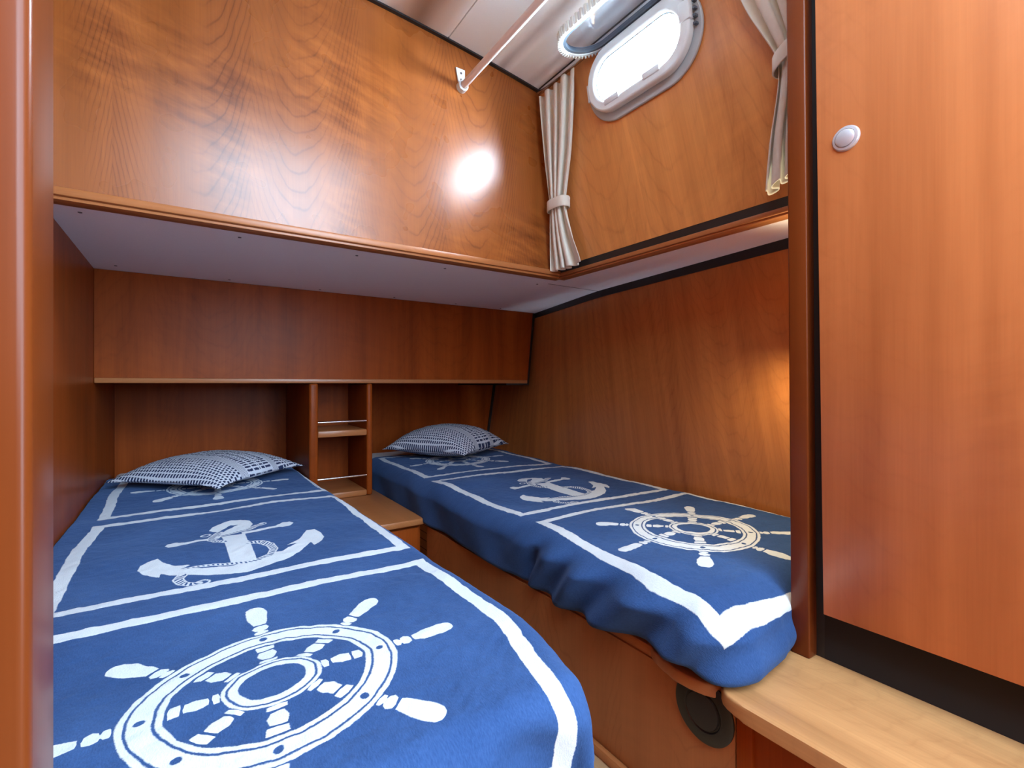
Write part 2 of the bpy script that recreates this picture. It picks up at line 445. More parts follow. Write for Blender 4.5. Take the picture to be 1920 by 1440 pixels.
# window wall: sloping inwards, with the porthole cut out
def Wp(s, t, n=0.0):
    """point on the window wall: s along -y from the porthole centre, t up the slope, n into the cabin"""
    T = Vector((-0.147, 0, 1)).normalized(); Nn = Vector((-1, 0, -0.147)).normalized()
    c = Vector((side_x(1.645), 0.895, 1.645))
    return c + Vector((0, -1, 0)) * s + T * t + Nn * n
def stadium(hl, r, n=20):
    c = hl - r; out = []
    for k in range(n + 1):
        a = -PI / 2 + PI * k / n; out.append((c + r * math.cos(a), r * math.sin(a)))
    for k in range(n + 1):
        a = PI / 2 + PI * k / n; out.append((-c + r * math.cos(a), r * math.sin(a)))
    return out
def holed(bm, outer, inner, n0, n1, fn):
    """plate with a hole between depths n0 and n1"""
    for nn in (n0, n1):
        vo = [bm.verts.new(fn(a, b_, nn)) for a, b_ in outer]; vi = [bm.verts.new(fn(a, b_, nn)) for a, b_ in inner]
        es = [bm.edges.new((vv[i], vv[(i + 1) % len(vv)])) for vv in (vo, vi) for i in range(len(vv))]
        bmesh.ops.triangle_fill(bm, edges=es, use_beauty=True)
        if nn == n0: po, pi_ = vo, vi
    for p, q in ((po, vo), (pi_, vi)):
        for i in range(len(p)): bm.faces.new((p[i], p[(i + 1) % len(p)], q[(i + 1) % len(p)], q[i]))
    return bm
tb = -(1.645 - 1.180) * 1.0107
tt = (1.90 - 1.645) * 1.0107
obj('wall_upper_right', holed(bmesh.new(), [(-0.44, tb), (0.50, tb), (0.50, tt), (-0.44, tt)], stadium(0.168, 0.078), -0.02, 0.0, Wp), M['window_wall'], kind=ST)
# soffits
sof = obj('ceiling_soffit', hexa(bmesh.new(), [(XL, 1.345, ZS), (1.40, 1.345, ZS), (1.60, 2.07, ZS), (XL, 2.07, ZS),
      (XL, 1.345, ZS + 0.02), (1.40, 1.345, ZS + 0.02), (1.60, 2.07, ZS + 0.02), (XL, 2.07, ZS + 0.02)]), M['soffit'], kind=ST)
# clip the near corner so that the side soffit butts at the seam
sof2 = obj('ceiling_soffit_side', hexa(bmesh.new(), [(1.105, 0.43, ZS - .0004), (hull_x(.43, ZS), 0.43, ZS - .0004), (hull_x(1.428, ZS), 1.428, ZS - .0004), (1.105, 1.428, ZS - .0004),
      (1.105, 0.43, ZS + 0.02), (hull_x(.43, ZS), 0.43, ZS + 0.02), (hull_x(1.428, ZS), 1.428, ZS + 0.02), (1.105, 1.428, ZS + 0.02)]), M['soffit'], kind=ST)
obj('seam', B(1.13, 1.39, 1.4285, 1.4315, ZS - .0008, ZS + .0004), M['black'], sof2)
def screw_bm(x, y, z, r=0.0042):
    return lathe(bmesh.new(), (x, y, z), (0, 0, -1), [(r, 0), (r * .9, .0012), (r * .3, .0014), (0, .0008)], 14)
for x, y in [(-0.195, 1.412), (0.113, 1.423), (0.415, 1.432), (0.70, 1.43), (-0.188, 1.984), (0.128, 2.02), (0.442, 2.03), (0.75, 2.03), (1.05, 2.03), (1.30, 2.03), (1.10, 1.46)]:
    obj('screw', screw_bm(x, y, ZS), M['screw'], sof)
for x, y in [(1.275, 1.072), (1.248, 0.787), (1.30, 1.36)]:
    obj('screw', screw_bm(x, y, ZS - .0004, .0045), M['soffit'], sof2)
# deck lid closing the space above the soffits
obj('ceiling_deck', hexa(bmesh.new(), [(XL, 1.36, 1.22), (1.9, 1.36, 1.22), (1.9, 2.66, 1.22), (XL, 2.66, 1.22), (XL, 1.36, 1.26), (1.9, 1.36, 1.26), (1.9, 2.66, 1.26), (XL, 2.66, 1.26)]), M['black'], kind=ST)
obj('ceiling_deck_side', B(1.13, 1.6, 0.40, 1.36, 1.20, 1.24), M['black'], kind=ST)
# mouldings along the shelf edge
t = thing('trim_1', (0.4, YU, ZS), kind=ST)
obj('moulding', B(XL, 1.112, 1.318, 1.345, ZS + 0.004, ZS + 0.022, .004), M['cherry_h'], t)
obj('underside_strip', B(XL, 1.112, 1.326, 1.366, ZS - 0.003, ZS + 0.004, .001), M['cherry_h'], t)
t = thing('trim_2', (1.1, 0.9, ZS), kind=ST)
obj('moulding', B(1.092, 1.12, 0.43, 1.345, ZS + 0.001, ZS + 0.014, .003), M['cherry_y'], t)
obj('underside_strip', B(1.097, 1.132, 0.43, 1.34, ZS - 0.004, ZS + 0.001, .001), M['cherry_y'], t)
obj('trim_3', B(1.0965, 1.125, 0.43, 1.335, ZS + 0.012, ZS + 0.046), M['black'], kind=ST)
# black gasket on the hull under the soffit
bm = bmesh.new(); ys = np.linspace(0.43, 2.07, 16)
for a, b_ in zip(ys, ys[1:]):
    hexa(bm, [(hull_x(a, z) - o, a, z) if q == 0 else (hull_x(b_, z) - o, b_, z) for z in (ZS - .026, ZS + .004) for q, o in ((0, .004), (0, -.006), (1, -.006), (1, .004))])
obj('trim_4', bm, M['black'], kind=ST)
# black joints where the back wall and the overhead locker meet the hull
bm = hexa(bmesh.new(), [(hull_x(2.60, z) + dx, y, z) for z in (0.3, .77) for dx, y in ((-.012, 2.612), (.012, 2.612), (.012, 2.622), (-.012, 2.622))])
obj('trim_5', bm, M['black'], kind=ST)

# ceiling: cambered, in panels with a seam; hatch opening over the companionway
def ceil_z(x): return 1.846 - 0.069 * max(0.0, x) ** 2
CE = thing('ceiling', (0.4, 0.8, 1.85), kind=ST)
def ceil_panel(x0, x1, y0, y1, n=10):
    bm = bmesh.new(); xs = np.linspace(x0, x1, n)
    for a, b_ in zip(xs, xs[1:]):
        za, zb = ceil_z(a), ceil_z(b_)
        hexa(bm, [(a, y0, za), (b_, y0, zb), (b_, y1, zb), (a, y1, za), (a, y0, za + .02), (b_, y0, zb + .02), (b_, y1, zb + .02), (a, y1, za + .02)])
    bmesh.ops.remove_doubles(bm, verts=bm.verts[:], dist=1e-5)
    return bm
obj('panel', ceil_panel(XL, 0.656, 0.24, 1.322), M['ceiling'], CE)
obj('panel', ceil_panel(0.660, 1.0, 0.24, 1.322), M['ceiling'], CE)
obj('panel', ceil_panel(XL, 0.0, -1.25, 0.24), M['ceiling'], CE)
obj('panel', ceil_panel(0.75, 1.0, -0.47, 0.24), M['ceiling'], CE)
bm = bmesh.new()
for a, b_ in zip(np.linspace(XL, 1.0, 14), np.linspace(XL, 1.0, 14)[1:]):
    za, zb = ceil_z(a), ceil_z(b_)
    hexa(bm, [(a, 1.320, za - .005), (b_, 1.320, zb - .005), (b_, YU + .004, zb - .005), (a, YU + .004, za - .005), (a, 1.318, za + .03), (b_, 1.318, zb + .03), (b_, YU + .004, zb + .03), (a, YU + .004, za + .03)])
bmesh.ops.remove_doubles(bm, verts=bm.verts[:], dist=1e-5)
obj('trim_6', bm, M['black'], kind=ST)
obj('trim_7', hexa(bmesh.new(), [(0.999, 0.43, 1.770), (1.04, 0.43, 1.740), (1.04, 1.33, 1.740), (0.999, 1.33, 1.770), (0.996, 0.43, 1.83), (1.05, 0.43, 1.83), (1.05, 1.33, 1.83), (0.996, 1.33, 1.83)]), M['black'], kind=ST)
bm = bmesh.new(); box(bm, 0.6562, 0.6598, 0.24, 1.322, ceil_z(.658) + .004, ceil_z(.658) + .018); obj('seam', bm, M['cream_plastic'], CE)

obj('wall_rear_baffle', B(0.10, 1.0, -1.27, -1.25, 0.0, 0.85), M['cherry'], kind=ST)  # unseen low wall, its height set to limit light from behind
obj('wall_rear_port_baffle', B(XL, 0.10, -1.27, -1.25, 0.0, 1.86), M['cherry'], kind=ST)  # unseen wall added to keep light from behind off the left jamb

# bulkheads and door jambs at the cabin entrance
def lean(z): return 0.008 * (z - 0.3) / 1.1
def leanbox(x0, x1, y0, y1, z0, z1, bev=0.0, seg=3):
    a, b_ = lean(z0), lean(z1)
    return hexa(bmesh.new(), [(x0, y0 + a, z0), (x1, y0 + a, z0), (x1, y1 + a, z0), (x0, y1 + a, z0), (x0, y0 + b_, z1), (x1, y0 + b_, z1), (x1, y1 + b_, z1), (x0, y1 + b_, z1)], bev, seg)
t = thing('wall_front_right', (0.9, 0.42, 0.287), kind=ST)
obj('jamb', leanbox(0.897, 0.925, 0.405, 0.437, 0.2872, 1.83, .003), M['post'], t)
obj('panel', leanbox(0.925, 1.35, 0.409, 0.434, 0.02, 1.17), M['hull'], t)
obj('upper_panel', leanbox(0.925, 1.07, 0.409, 0.434, 1.17, 1.83), M['hull'], t)
obj('gap_strip', leanbox(0.9222, 0.935, 0.390, 0.408, 0.2875, 1.83), M['black'], t)
t = thing('wall_front_left', (-0.09, 0.40, 0.0), kind=ST)
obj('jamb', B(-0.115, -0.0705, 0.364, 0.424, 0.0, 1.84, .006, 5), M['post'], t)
obj('panel', B(XL, -0.11, 0.380, 0.408, 0.0, 1.84), M['cherry'], t)

# ------------------------------------------------------------------ porthole
win = thing('window_1', Wp(0, 0), kind=ST)
fl = obj('flange', holed(bmesh.new(), stadium(0.196, 0.110, 28), stadium(0.168, 0.078, 28), 0.0, 0.009, Wp), M['grey_plastic'], win)
md = fl.modifiers.new('soft', 'BEVEL'); md.width = 0.003; md.segments = 3; md.limit_method = 'ANGLE'; md.angle_limit = math.radians(60)
def ringw(name, hl0, r0, hl1, r1, n0, n1, mat, par, bev=.003, fn=Wp):
    o = obj(name, holed(bmesh.new(), stadium(hl0, r0, 28), stadium(hl1, r1, 28), n0, n1, fn), mat, par)
    if bev:
        md = o.modifiers.new('soft', 'BEVEL'); md.width = bev; md.segments = 3; md.limit_method = 'ANGLE'; md.angle_limit = math.radians(60)
    return o
ringw('frame', 0.176, 0.088, 0.148, 0.060, 0.009, 0.034, M['white_plastic'], win, .006)
ringw('seal', 0.1485, 0.0605, 0.1455, 0.0575, 0.014, 0.022, M['seal'], win, 0)
bm = bmesh.new(); vs = [bm.verts.new(Wp(a, b_, 0.012)) for a, b_ in stadium(0.15, 0.062, 28)]; bm.faces.new(vs)
vs2 = [bm.verts.new(Wp(a, b_, 0.006)) for a, b_ in stadium(0.15, 0.062, 28)]; bm.faces.new(vs2[::-1])
for i in range(len(vs)): bm.faces.new((vs[i], vs[(i + 1) % len(vs)], vs2[(i + 1) % len(vs)], vs2[i]))
obj('pane', bm, M['glass'], win)
# two catches on the lower rim, side clamp
def wbox(s0, s1, t0, t1, n0, n1, bev=.002):
    pts = [Wp(s, t_, n_) for n_ in (n0, n1) for s, t_ in ((s0, t0), (s1, t0), (s1, t1), (s0, t1))]
    return hexa(bmesh.new(), pts, bev)
for s in (-0.085, 0.055):
    obj('catch', wbox(s - .028, s + .028, -0.070, -0.053, 0.030, 0.038, .004), M['white_plastic'], win)
obj('clamp', wbox(0.150, 0.180, 0.0, 0.045, 0.020, 0.037, .003), M['white_plastic'], win)
for t_ in np.linspace(-0.01, 0.06, 5):
    obj('clip', wbox(0.178, 0.186, t_ - .003, t_ + .003, 0.009, 0.022, .001), M['seal'], win)
obj('side_latch', wbox(-0.181, -0.174, -0.03, 0.02, 0.012, 0.030, .002), M['white_plastic'], win)
# opened inner sash hinged up against the ceiling
SA = Vector((-1, 0, -0.16)).normalized(); SN = Vector((0.16, 0, -1)).normalized()
def Sp(s, t_, n=0.0):
    return Vector((0.925, 0.898, 1.728)) + Vector((0, -1, 0)) * s + SA * t_ + SN * n
sash = ringw('sash', 0.176, 0.082, 0.165, 0.071, -0.018, 0.004, M['white_plastic'], win, .002, Sp)
LOC[sash.name] = LOC[win.name]
ringw('sash_seal', 0.1655, 0.0715, 0.157, 0.063, -0.012, 0.002, M['seal'], sash, 0, Sp)
bm = bmesh.new(); st = stadium(0.161, 0.067, 28); vs = [bm.verts.new(Sp(a, b_, -0.002)) for a, b_ in st]; bm.faces.new(vs)
vs2 = [bm.verts.new(Sp(a, b_, -0.008)) for a, b_ in st]; bm.faces.new(vs2[::-1])
for i in range(len(vs)): bm.faces.new((vs[i], vs[(i + 1) % len(vs)], vs2[(i + 1) % len(vs)], vs2[i]))
obj('sash_pane', bm, M['glass'], sash)
bm = bmesh.new(); st = stadium(0.180, 0.086, 26)
for i in range(0, len(st), 1):
    a = Vector(st[i]); b_ = Vector(st[(i + 1) % len(st)]); L = (b_ - a).length
    for k in range(max(1, int(L / 0.016))):
        f0 = (k + .15) / max(1, int(L / 0.016)); f1 = (k + .6) / max(1, int(L / 0.016))
        p, q = a.lerp(b_, f0), a.lerp(b_, f1); nn = Vector((p.y - q.y, q.x - p.x)).normalized() * -.007
        hexa(bm, [Sp(*v, n) for n in (-0.018, 0.008) for v in (p, q, q - nn, p - nn)])
obj('sash_ribbing', bm, M['cream_plastic'], sash)
for s in (-0.07, 0.07):
    bm = tube(bmesh.new(), [Sp(s - .015, -0.090, -0.004), Sp(s + .015, -0.090, -0.004)], .007, 12)
    obj('hinge', bm, M['white_plastic'], win)

# ================================================================== furniture
# overhead locker across the head of the beds
t = thing('overhead_locker', (0.6, 2.07, 0.77), 'cherry wood overhead locker spanning the head of both beds under the white soffit', 'locker')
zt, zb = ZS - 0.001, 0.786
xr = lambda z: 1.490 + 0.036 * (z - 0.77) / 0.37
obj('front_panel', hexa(bmesh.new(), [(XL + .001, 2.066, zb), (xr(zb), 2.066, zb), (xr(zb), 2.082, zb), (XL + .001, 2.082, zb), (XL + .001, 2.066, zt), (xr(zt), 2.066, zt), (xr(zt), 2.082, zt), (XL + .001, 2.082, zt)]), M['cherry'], t)
obj('bottom_rail', B(XL + .001, xr(.77), 2.063, 2.084, 0.769, 0.7865, .003), M['cherry_h'], t)
obj('bottom_panel', B(XL + .001, 1.49, 2.084, YB, 0.772, 0.784), M['cherry'], t)
bm = hexa(bmesh.new(), [(xr(.765), 2.070, .762), (xr(.765) + .014, 2.070, .762), (xr(.765) + .014, 2.6, .762), (xr(.765), 2.6, .762), (xr(zt), 2.070, zt), (xr(zt) + .018, 2.070, zt), (xr(zt) + .018, 2.6, zt), (xr(zt), 2.6, zt)])
box(bm, 1.36, 1.503, 2.068, 2.6, 0.760, 0.769)
obj('edge_gasket', bm, M['black'], t, label='black rubber edge gasket')

# open shelf tower between the beds
t = thing('shelf_tower', (0.54, 2.2, 0.287), 'narrow open cherry wood shelf tower standing between the two beds', 'shelf')
for x0, x1 in ((0.409, 0.444), (0.642, 0.667)):
    obj('side_panel', B(x0, x1, 2.066, 2.615, 0.288, 0.7685, .009, 4), M['cherry'], t)
obj('back_panel', B(0.444, 0.642, 2.36, 2.375, 0.288, 0.7685), M['cherry'], t)
obj('shelf', B(0.443, 0.643, 2.07, 2.36, 0.546, 0.572, .004), M['cherry_h'], t)
obj('shelf', B(0.443, 0.643, 2.07, 2.36, 0.288, 0.312, .004), M['cherry_h'], t)
for z in (0.608, 0.374):
    obj('guard_rail', tube(bmesh.new(), [(0.443, 2.076, z), (0.643, 2.076, z)], .0045, 12), M['chrome'], t, label='chrome guard rail')

# nightstand in front of the tower
t = thing('nightstand', (0.57, 1.85, 0.0), 'low cherry wood nightstand wedged between the beds below the shelf tower', 'nightstand')
obj('top', B(0.466, 0.705, 1.605, 2.60, 0.264, 0.287, .005), M['cherry_y'], t)
obj('body', B(0.470, 0.703, 1.64, 2.60, 0.002, 0.262), M['cherry'], t)
obj('drawer_front', B(0.478, 0.690, 1.622, 1.640, 0.05, 0.252, .002), M['cherry'], t)

# right berth
t = thing('berth', (1.05, 1.0, 0.0), 'cherry wood berth base under the bed along the hull, with a black vent', 'berth')
obj('front_panel', B(0.712, 0.730, 0.430, 1.60, 0.002, 0.258), M['base'], t)
obj('platform', hexa(bmesh.new(), [(0.713, 0.455, .257), (1.30, 0.455, .257), (1.48, 2.60, .257), (0.740, 2.60, .257), (0.713, 0.455, .279), (1.30, 0.455, .279), (1.48, 2.60, .279), (0.740, 2.60, .279)], .004), M['cherry_y'], t)
obj('lip', prism(bmesh.new(), [(0.716, 0.455), (0.716, 0.60), (0.706, 0.585), (0.697, 0.56), (0.692, 0.53), (0.691, 0.50), (0.697, 0.475), (0.706, 0.46)], 0.258, 0.280, .004), M['cherry_y'], t)
obj('skirting', B(0.698, 0.711, 0.430, 1.60, 0.0005, 0.022, .004), M['cherry_y'], t)
t = thing('round_vent', (0.711, 0.485, 0.226), 'black round ventilation disc on the berth front beside the step', 'vent')
obj('rim', lathe(bmesh.new(), (0.712, 0.485, 0.226), (-1, 0, 0), [(0.054, 0), (0.054, .003), (0.050, .006), (0.034, .006), (0.032, .004), (0, .004)], 56), M['vent_black'], t)
obj('grille', lathe(bmesh.new(), (0.708, 0.485, 0.226), (-1, 0, 0), [(0.030, 0), (0.029, .0035), (0.020, .0045), (0, .0045)], 48), M['rubber'], t)

# left berth
t = thing('berth', (0.1, 1.5, 0.0), 'cherry wood berth base under the bed along the left wall', 'berth')
obj('front_panel', B(0.405, 0.423, 0.48, 2.60, 0.002, 0.258), M['base'], t)
obj('platform', B(XL + .002, 0.425, 0.47, 2.60, 0.257, 0.281, .004), M['cherry_y'], t)

# step in front of the wardrobe
t = thing('step', (0.8, 0.2, 0.0), 'pale cherry wood step with rounded corner in front of the wardrobe', 'step')
poly = [(0.940, -0.45), (0.940, 0.4085), (0.9245, 0.4085), (0.9245, 0.4425), (0.735, 0.4425)]
cx, cy = 0.735, 0.392
poly += [(0.7335, 0.4455), (0.722, 0.452), (0.712, 0.4525), (0.703, 0.4485), (0.695, 0.441), (0.689, 0.430), (0.685, 0.416), (0.6835, 0.400), (0.6835, 0.37)]
poly += [(0.6845, -0.45)]
obj('tread', prism(bmesh.new(), poly, 0.263, 0.287, .004), M['worktop'], t)
obj('front_panel', B(0.716, 0.732, -0.45, 0.402, 0.002, 0.262), M['cherry'], t)
obj('corner_post', B(0.709, 0.735, 0.402, 0.4275, 0.002, 0.262, .002), M['cherry'], t)

# wardrobe
t = thing('wardrobe', (1.1, 0.0, 0.287), 'tall cherry wood wardrobe standing on the step beside the door jamb', 'wardrobe')
obj('carcass', B(0.922, 1.16, -0.47, 0.392, 0.2873, 1.80), M['kick'], t, label='black recessed plinth and carcass')
a, b_ = 0.0, 0.014
door = obj('door', hexa(bmesh.new(), [(0.893, -0.44, 0.376), (0.916, -0.44, 0.376), (0.916, 0.382, 0.376), (0.893, 0.382, 0.376),
      (0.893, -0.44, 1.80), (0.916, -0.44, 1.80), (0.916, 0.400, 1.80), (0.893, 0.400, 1.80)], .0015), M['door'], t)
kb = obj('push_knob', lathe(bmesh.new(), (0.8935, 0.348, 1.167), (-1, 0, 0), [(0.0205, 0), (0.0205, .001), (0.0185, .004), (0.0150, .0045), (0.0148, .0035), (0, .0035)], 48, up=(0, 0, 1)), M['silver'], door, label='round silver push knob')
obj('button', lathe(bmesh.new(), (0.891, 0.348, 1.167), (-1, 0, 0), [(0.0142, 0), (0.0140, .003), (0.011, .0042), (0, .0046)], 40), M['silver'], kb)

# clothes rail below the ceiling
t = thing('clothes_rail', (0.707, 1.32, 1.69), 'white clothes rail running from a bracket on the upper back panel', 'rail')
obj('rod', tube(bmesh.new(), [(0.707, 1.316, 1.686), (0.707, 0.47, 1.694)], .0105, 20), M['rod'], t)
bm = bmesh.new()
hexa(bm, [(0.697, 1.3255, 1.690), (0.717, 1.3255, 1.690), (0.717, 1.3315, 1.690), (0.697, 1.3315, 1.690), (0.686, 1.3255, 1.742), (0.718, 1.3255, 1.742), (0.718, 1.3315, 1.742), (0.686, 1.3315, 1.742)], .0015)
br = obj('bracket', bm, M['white_plastic'], t)
bm = bmesh.new(); lathe(bm, (0.707, 1.3315, 1.686), (0, -1, 0), [(0.0165, 0), (0.0165, .018), (0.0145, .020), (0.0120, .020)], 28)
obj('socket', bm, M['white_plastic'], br)
for dz in (0.022, 0.042):
    obj('screw', lathe(bmesh.new(), (0.704, 1.3255, 1.686 + dz), (0, -1, 0), [(0.0035, 0), (0.003, .0012), (0, .0012)], 14), M['screw'], br)
obj('hanger', tube(bmesh.new(), [(0.707, 0.49, 1.69), (0.707, 0.49, ceil_z(.707) + .002)], .006, 12), M['white_plastic'], t)

# curtain track under the ceiling edge
t = thing('curtain_track', (0.99, 0.9, 1.765), 'thin silver curtain track along the ceiling edge above the porthole', 'curtain track')
obj('track', B(0.986, 0.996, 0.45, 1.31, 1.748, 1.759, .0015), M['chrome'], t)

# ------------------------------------------------------------------ curtains
def curtain(name, keys, loc, label, npl, seed, tie_z, tie_tilt=0.0):
    """keys: (z, y_centre, half_width, x_centre, pleat amplitude) from the top down"""
    z = np.array([k[0] for k in keys])[::-1]
    zz = np.linspace(keys[0][0], keys[-1][0], 120)
    g = lambda i: np.interp(zz, z, np.array([k[i] for k in keys])[::-1])
    sm = lambda a: np.convolve(np.pad(a, 5, mode='edge'), np.ones(11) / 11, 'valid')
    yc, hw, xc, am = sm(g(1)), sm(g(2)), sm(g(3)), sm(g(4))
    n = 260; s = np.linspace(0, 1, n)
    P = np.zeros((len(zz), n, 3)); UV = np.zeros((len(zz), n, 2))
    for i in range(len(zz)):
        f = abs(zz[i] - keys[0][0])
        ph = 2 * PI * npl * (s + 0.13 * vnoise(s * 5, np.full(n, f * 2.0), seed))
        A = am[i] * (1 + 0.7 * vnoise(s * npl * 1.0, np.full(n, f * 3.0), seed + 1))
        x = xc[i] + A * np.sin(ph) + 0.006 * vnoise(s * 3, np.full(n, f * 4), seed + 3)
        y = yc[i] + hw[i] * (1 - 2 * s) + 0.35 * A * np.sin(2 * ph + 0.6)
        P[i, :, 0] = x; P[i, :, 1] = y
        P[i, :, 2] = zz[i] + tie_tilt * (y - yc[i]) + (0.010 * vnoise(s * 4, s * 0, seed + 5) if i > 100 else 0) * max(0, (i - 100) / 20)
        UV[i, :, 0] = s * 0.5; UV[i, :, 1] = zz[i]
    t = thing(name, loc, label, 'curtain', 'curtains either side of the porthole')
    o = obj('cloth', grid_mesh('cloth', P, UV), M['curtain'], t, smooth=0)
    md = o.modifiers.new('thick', 'SOLIDIFY'); md.thickness = 0.0016
    # tieback band: closed loop round the gathered cloth
    i = int(np.argmin(abs(zz - tie_z)))
    prof = [(-1, -.018), (-1, .018)]
    n2 = 40; rows = []
    for dz in (-.017, -.015, 0, .015, .017):
        k = 0.0 if abs(dz) < .0165 else -0.0012
        row = []
        for j in range(n2):
            a = 2 * PI * j / n2; ca, sa = math.cos(a), math.sin(a)
            yy = yc[i] + (hw[i] + .006 + k) * math.copysign(abs(ca) ** 0.6, ca)
            row.append((xc[i] + (am[i] * 1.5 + .007 + k) * math.copysign(abs(sa) ** 0.8, sa), yy, zz[i] + dz + tie_tilt * (yy - yc[i])))
        rows.append(row)
    Pb = np.array(rows); UVb = np.stack(np.meshgrid(np.linspace(0, .2, n2), np.linspace(0, .036, 5)), -1)
    ob = obj('tieback', grid_mesh('tieback', Pb, UVb, True), M['curtain'], t, smooth=0)
    md = ob.modifiers.new('thick', 'SOLIDIFY'); md.thickness = 0.002
    tab = [(xc[i] - am[i] * 1.5 - .009, yc[i] - hw[i] - .004, zz[i] + d) for d in (-.019, .019)]
    return t
curtain('curtain', [(1.738, 1.213, .090, .995, .011), (1.68, 1.216, .085, 1.0, .014), (1.52, 1.232, .066, 1.015, .013), (1.40, 1.252, .042, 1.03, .011), (1.372, 1.256, .038, 1.034, .010), (1.33, 1.256, .042, 1.038, .012), (1.25, 1.248, .060, 1.047, .014), (1.158, 1.238, .084, 1.058, .012)],
        (1.0, 1.21, 1.75), 'beige tied-back curtain in the corner beside the upper back panel', 4, 3, 1.368)
curtain('curtain', [(1.738, 0.540, .085, 1.0, .012), (1.60, 0.510, .070, 1.01, .014), (1.485, 0.490, .044, 1.022, .012), (1.45, 0.484, .040, 1.026, .011), (1.40, 0.486, .042, 1.030, .012), (1.30, 0.500, .050, 1.042, .014), (1.208, 0.505, .060, 1.055, .015)],
        (1.0, 0.55, 1.75), 'pale tied-back curtain half hidden behind the door jamb', 4, 11, 1.447, -0.45)

# reading lamp on the cabin side of the bulkhead, behind the jamb
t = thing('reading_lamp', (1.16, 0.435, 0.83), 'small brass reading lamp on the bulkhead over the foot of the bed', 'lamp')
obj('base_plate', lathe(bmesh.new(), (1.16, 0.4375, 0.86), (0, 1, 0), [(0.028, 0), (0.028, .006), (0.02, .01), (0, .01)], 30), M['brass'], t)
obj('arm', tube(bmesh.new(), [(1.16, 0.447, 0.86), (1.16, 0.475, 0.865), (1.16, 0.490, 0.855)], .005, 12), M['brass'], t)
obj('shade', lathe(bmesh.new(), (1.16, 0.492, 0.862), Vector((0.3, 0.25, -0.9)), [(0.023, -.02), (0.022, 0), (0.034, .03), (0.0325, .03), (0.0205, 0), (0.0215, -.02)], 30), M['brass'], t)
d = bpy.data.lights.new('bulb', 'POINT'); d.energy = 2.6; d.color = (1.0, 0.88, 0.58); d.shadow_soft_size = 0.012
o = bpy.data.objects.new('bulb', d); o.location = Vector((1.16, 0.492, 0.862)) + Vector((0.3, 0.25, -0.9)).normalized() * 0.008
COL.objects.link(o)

# ------------------------------------------------------------------ mattresses
def mattress(name, pts, label):
    bm = hexa(bmesh.new(), [(x, y, 0.282) for x, y in pts] + [(x, y, 0.394) for x, y in pts], .022, 5)
    o = obj(name, bm, M['sheet'], None, (pts[0][0], pts[0][1], 0.282))
    return props(o, label, 'mattress')
mattress('mattress', [(XL + .006, 0.478), (0.395, 0.478), (0.390, 2.59), (XL + .006, 2.59)], 'white sheeted mattress under the blanket along the left wall')
mattress('mattress', [(0.742, 0.485), (1.335, 0.485), (1.445, 2.585), (0.768, 2.585)], 'white sheeted mattress under the blanket beside the hull wall')

# ------------------------------------------------------------------ blankets
AN = dict(
 shank=[(-0.032, 0.0225), (0.0158, 0.0109), (0.0146, -0.0534), (0.0185, -0.0761), (0.0180, -0.188), (0.0171, -0.2001), (-0.0284, -0.1944), (-0.0294, -0.1375), (-0.0311, -0.0415)],
 arm=[(-0.1826, -0.1369), (-0.1791, -0.1117), (-0.1693, -0.0967), (-0.1525, -0.0872), (-0.1453, -0.1093), (-0.1355, -0.1304), (-0.1224, -0.1499), (-0.0968, -0.1615), (-0.1078, -0.1703), (-0.1185, -0.1699), (-0.0807, -0.1906), (-0.0624, -0.196), (-0.0289, -0.2073), (0.0042, -0.2079), (0.0201, -0.2097), (0.0364, -0.1938), (0.0554, -0.1784), (0.0703, -0.1802), (0.0886, -0.1628), (0.1079, -0.1444), (0.0845, -0.1467), (0.1034, -0.1303), (0.1182, -0.1137), (0.1353, -0.0749), (0.1443, -0.0544), (0.1616, -0.0584), (0.1696, -0.0928), (0.1692, -0.1284), (0.1582, -0.1551), (0.1358, -0.1813), (0.1353, -0.1518), (0.1206, -0.1755), (0.0987, -0.2077), (0.0732, -0.2303), (0.0465, -0.2423), (0.0193, -0.2525), (-0.0065, -0.261), (-0.0374, -0.2514), (-0.0726, -0.2328), (-0.0971, -0.2176), (-0.118, -0.208), (-0.1337, -0.1961), (-0.1453, -0.1799), (-0.1462, -0.2023), (-0.1611, -0.1853), (-0.1742, -0.1624)],
 bar_a=[(-0.1411, 0.0099), (-0.1358, 0.0273), (-0.1193, 0.0321), (-0.1055, 0.0181), (-0.0808, 0.0254), (-0.0567, 0.024), (-0.0584, 0.0055), (-0.079, 0.005), (-0.1044, -0.0012), (-0.1208, -0.0082), (-0.1349, -0.0076)],
 bar_b=[(0.0100, 0.031), (0.0522, 0.0353), (0.0882, 0.0397), (0.104, 0.0589), (0.1226, 0.0586), (0.1292, 0.0419), (0.1188, 0.0191), (0.0999, 0.0145), (0.086, 0.0239), (0.0499, 0.0147), (0.0103, 0.0079)],
 head=[(-0.0542, 0.0959), (-0.0462, 0.1222), (-0.0257, 0.1439), (-0.0048, 0.157), (0.0202, 0.1477), (0.0365, 0.1267), (0.0411, 0.0953), (0.0302, 0.0615), (0.0144, 0.0496), (-0.005, 0.0463), (-0.029, 0.0359), (-0.0372, 0.0108), (-0.0443, 0.0008), (-0.0446, 0.0464), (-0.0376, 0.0737)])
SLOT = [(-0.0236, 0.0921), (-0.0076, 0.1138), (0.0096, 0.1105), (-0.0016, 0.0944), (-0.0171, 0.0798), (-0.0303, 0.0558), (-0.0373, 0.0311), (-0.0435, 0.0457), (-0.0352, 0.0753)]
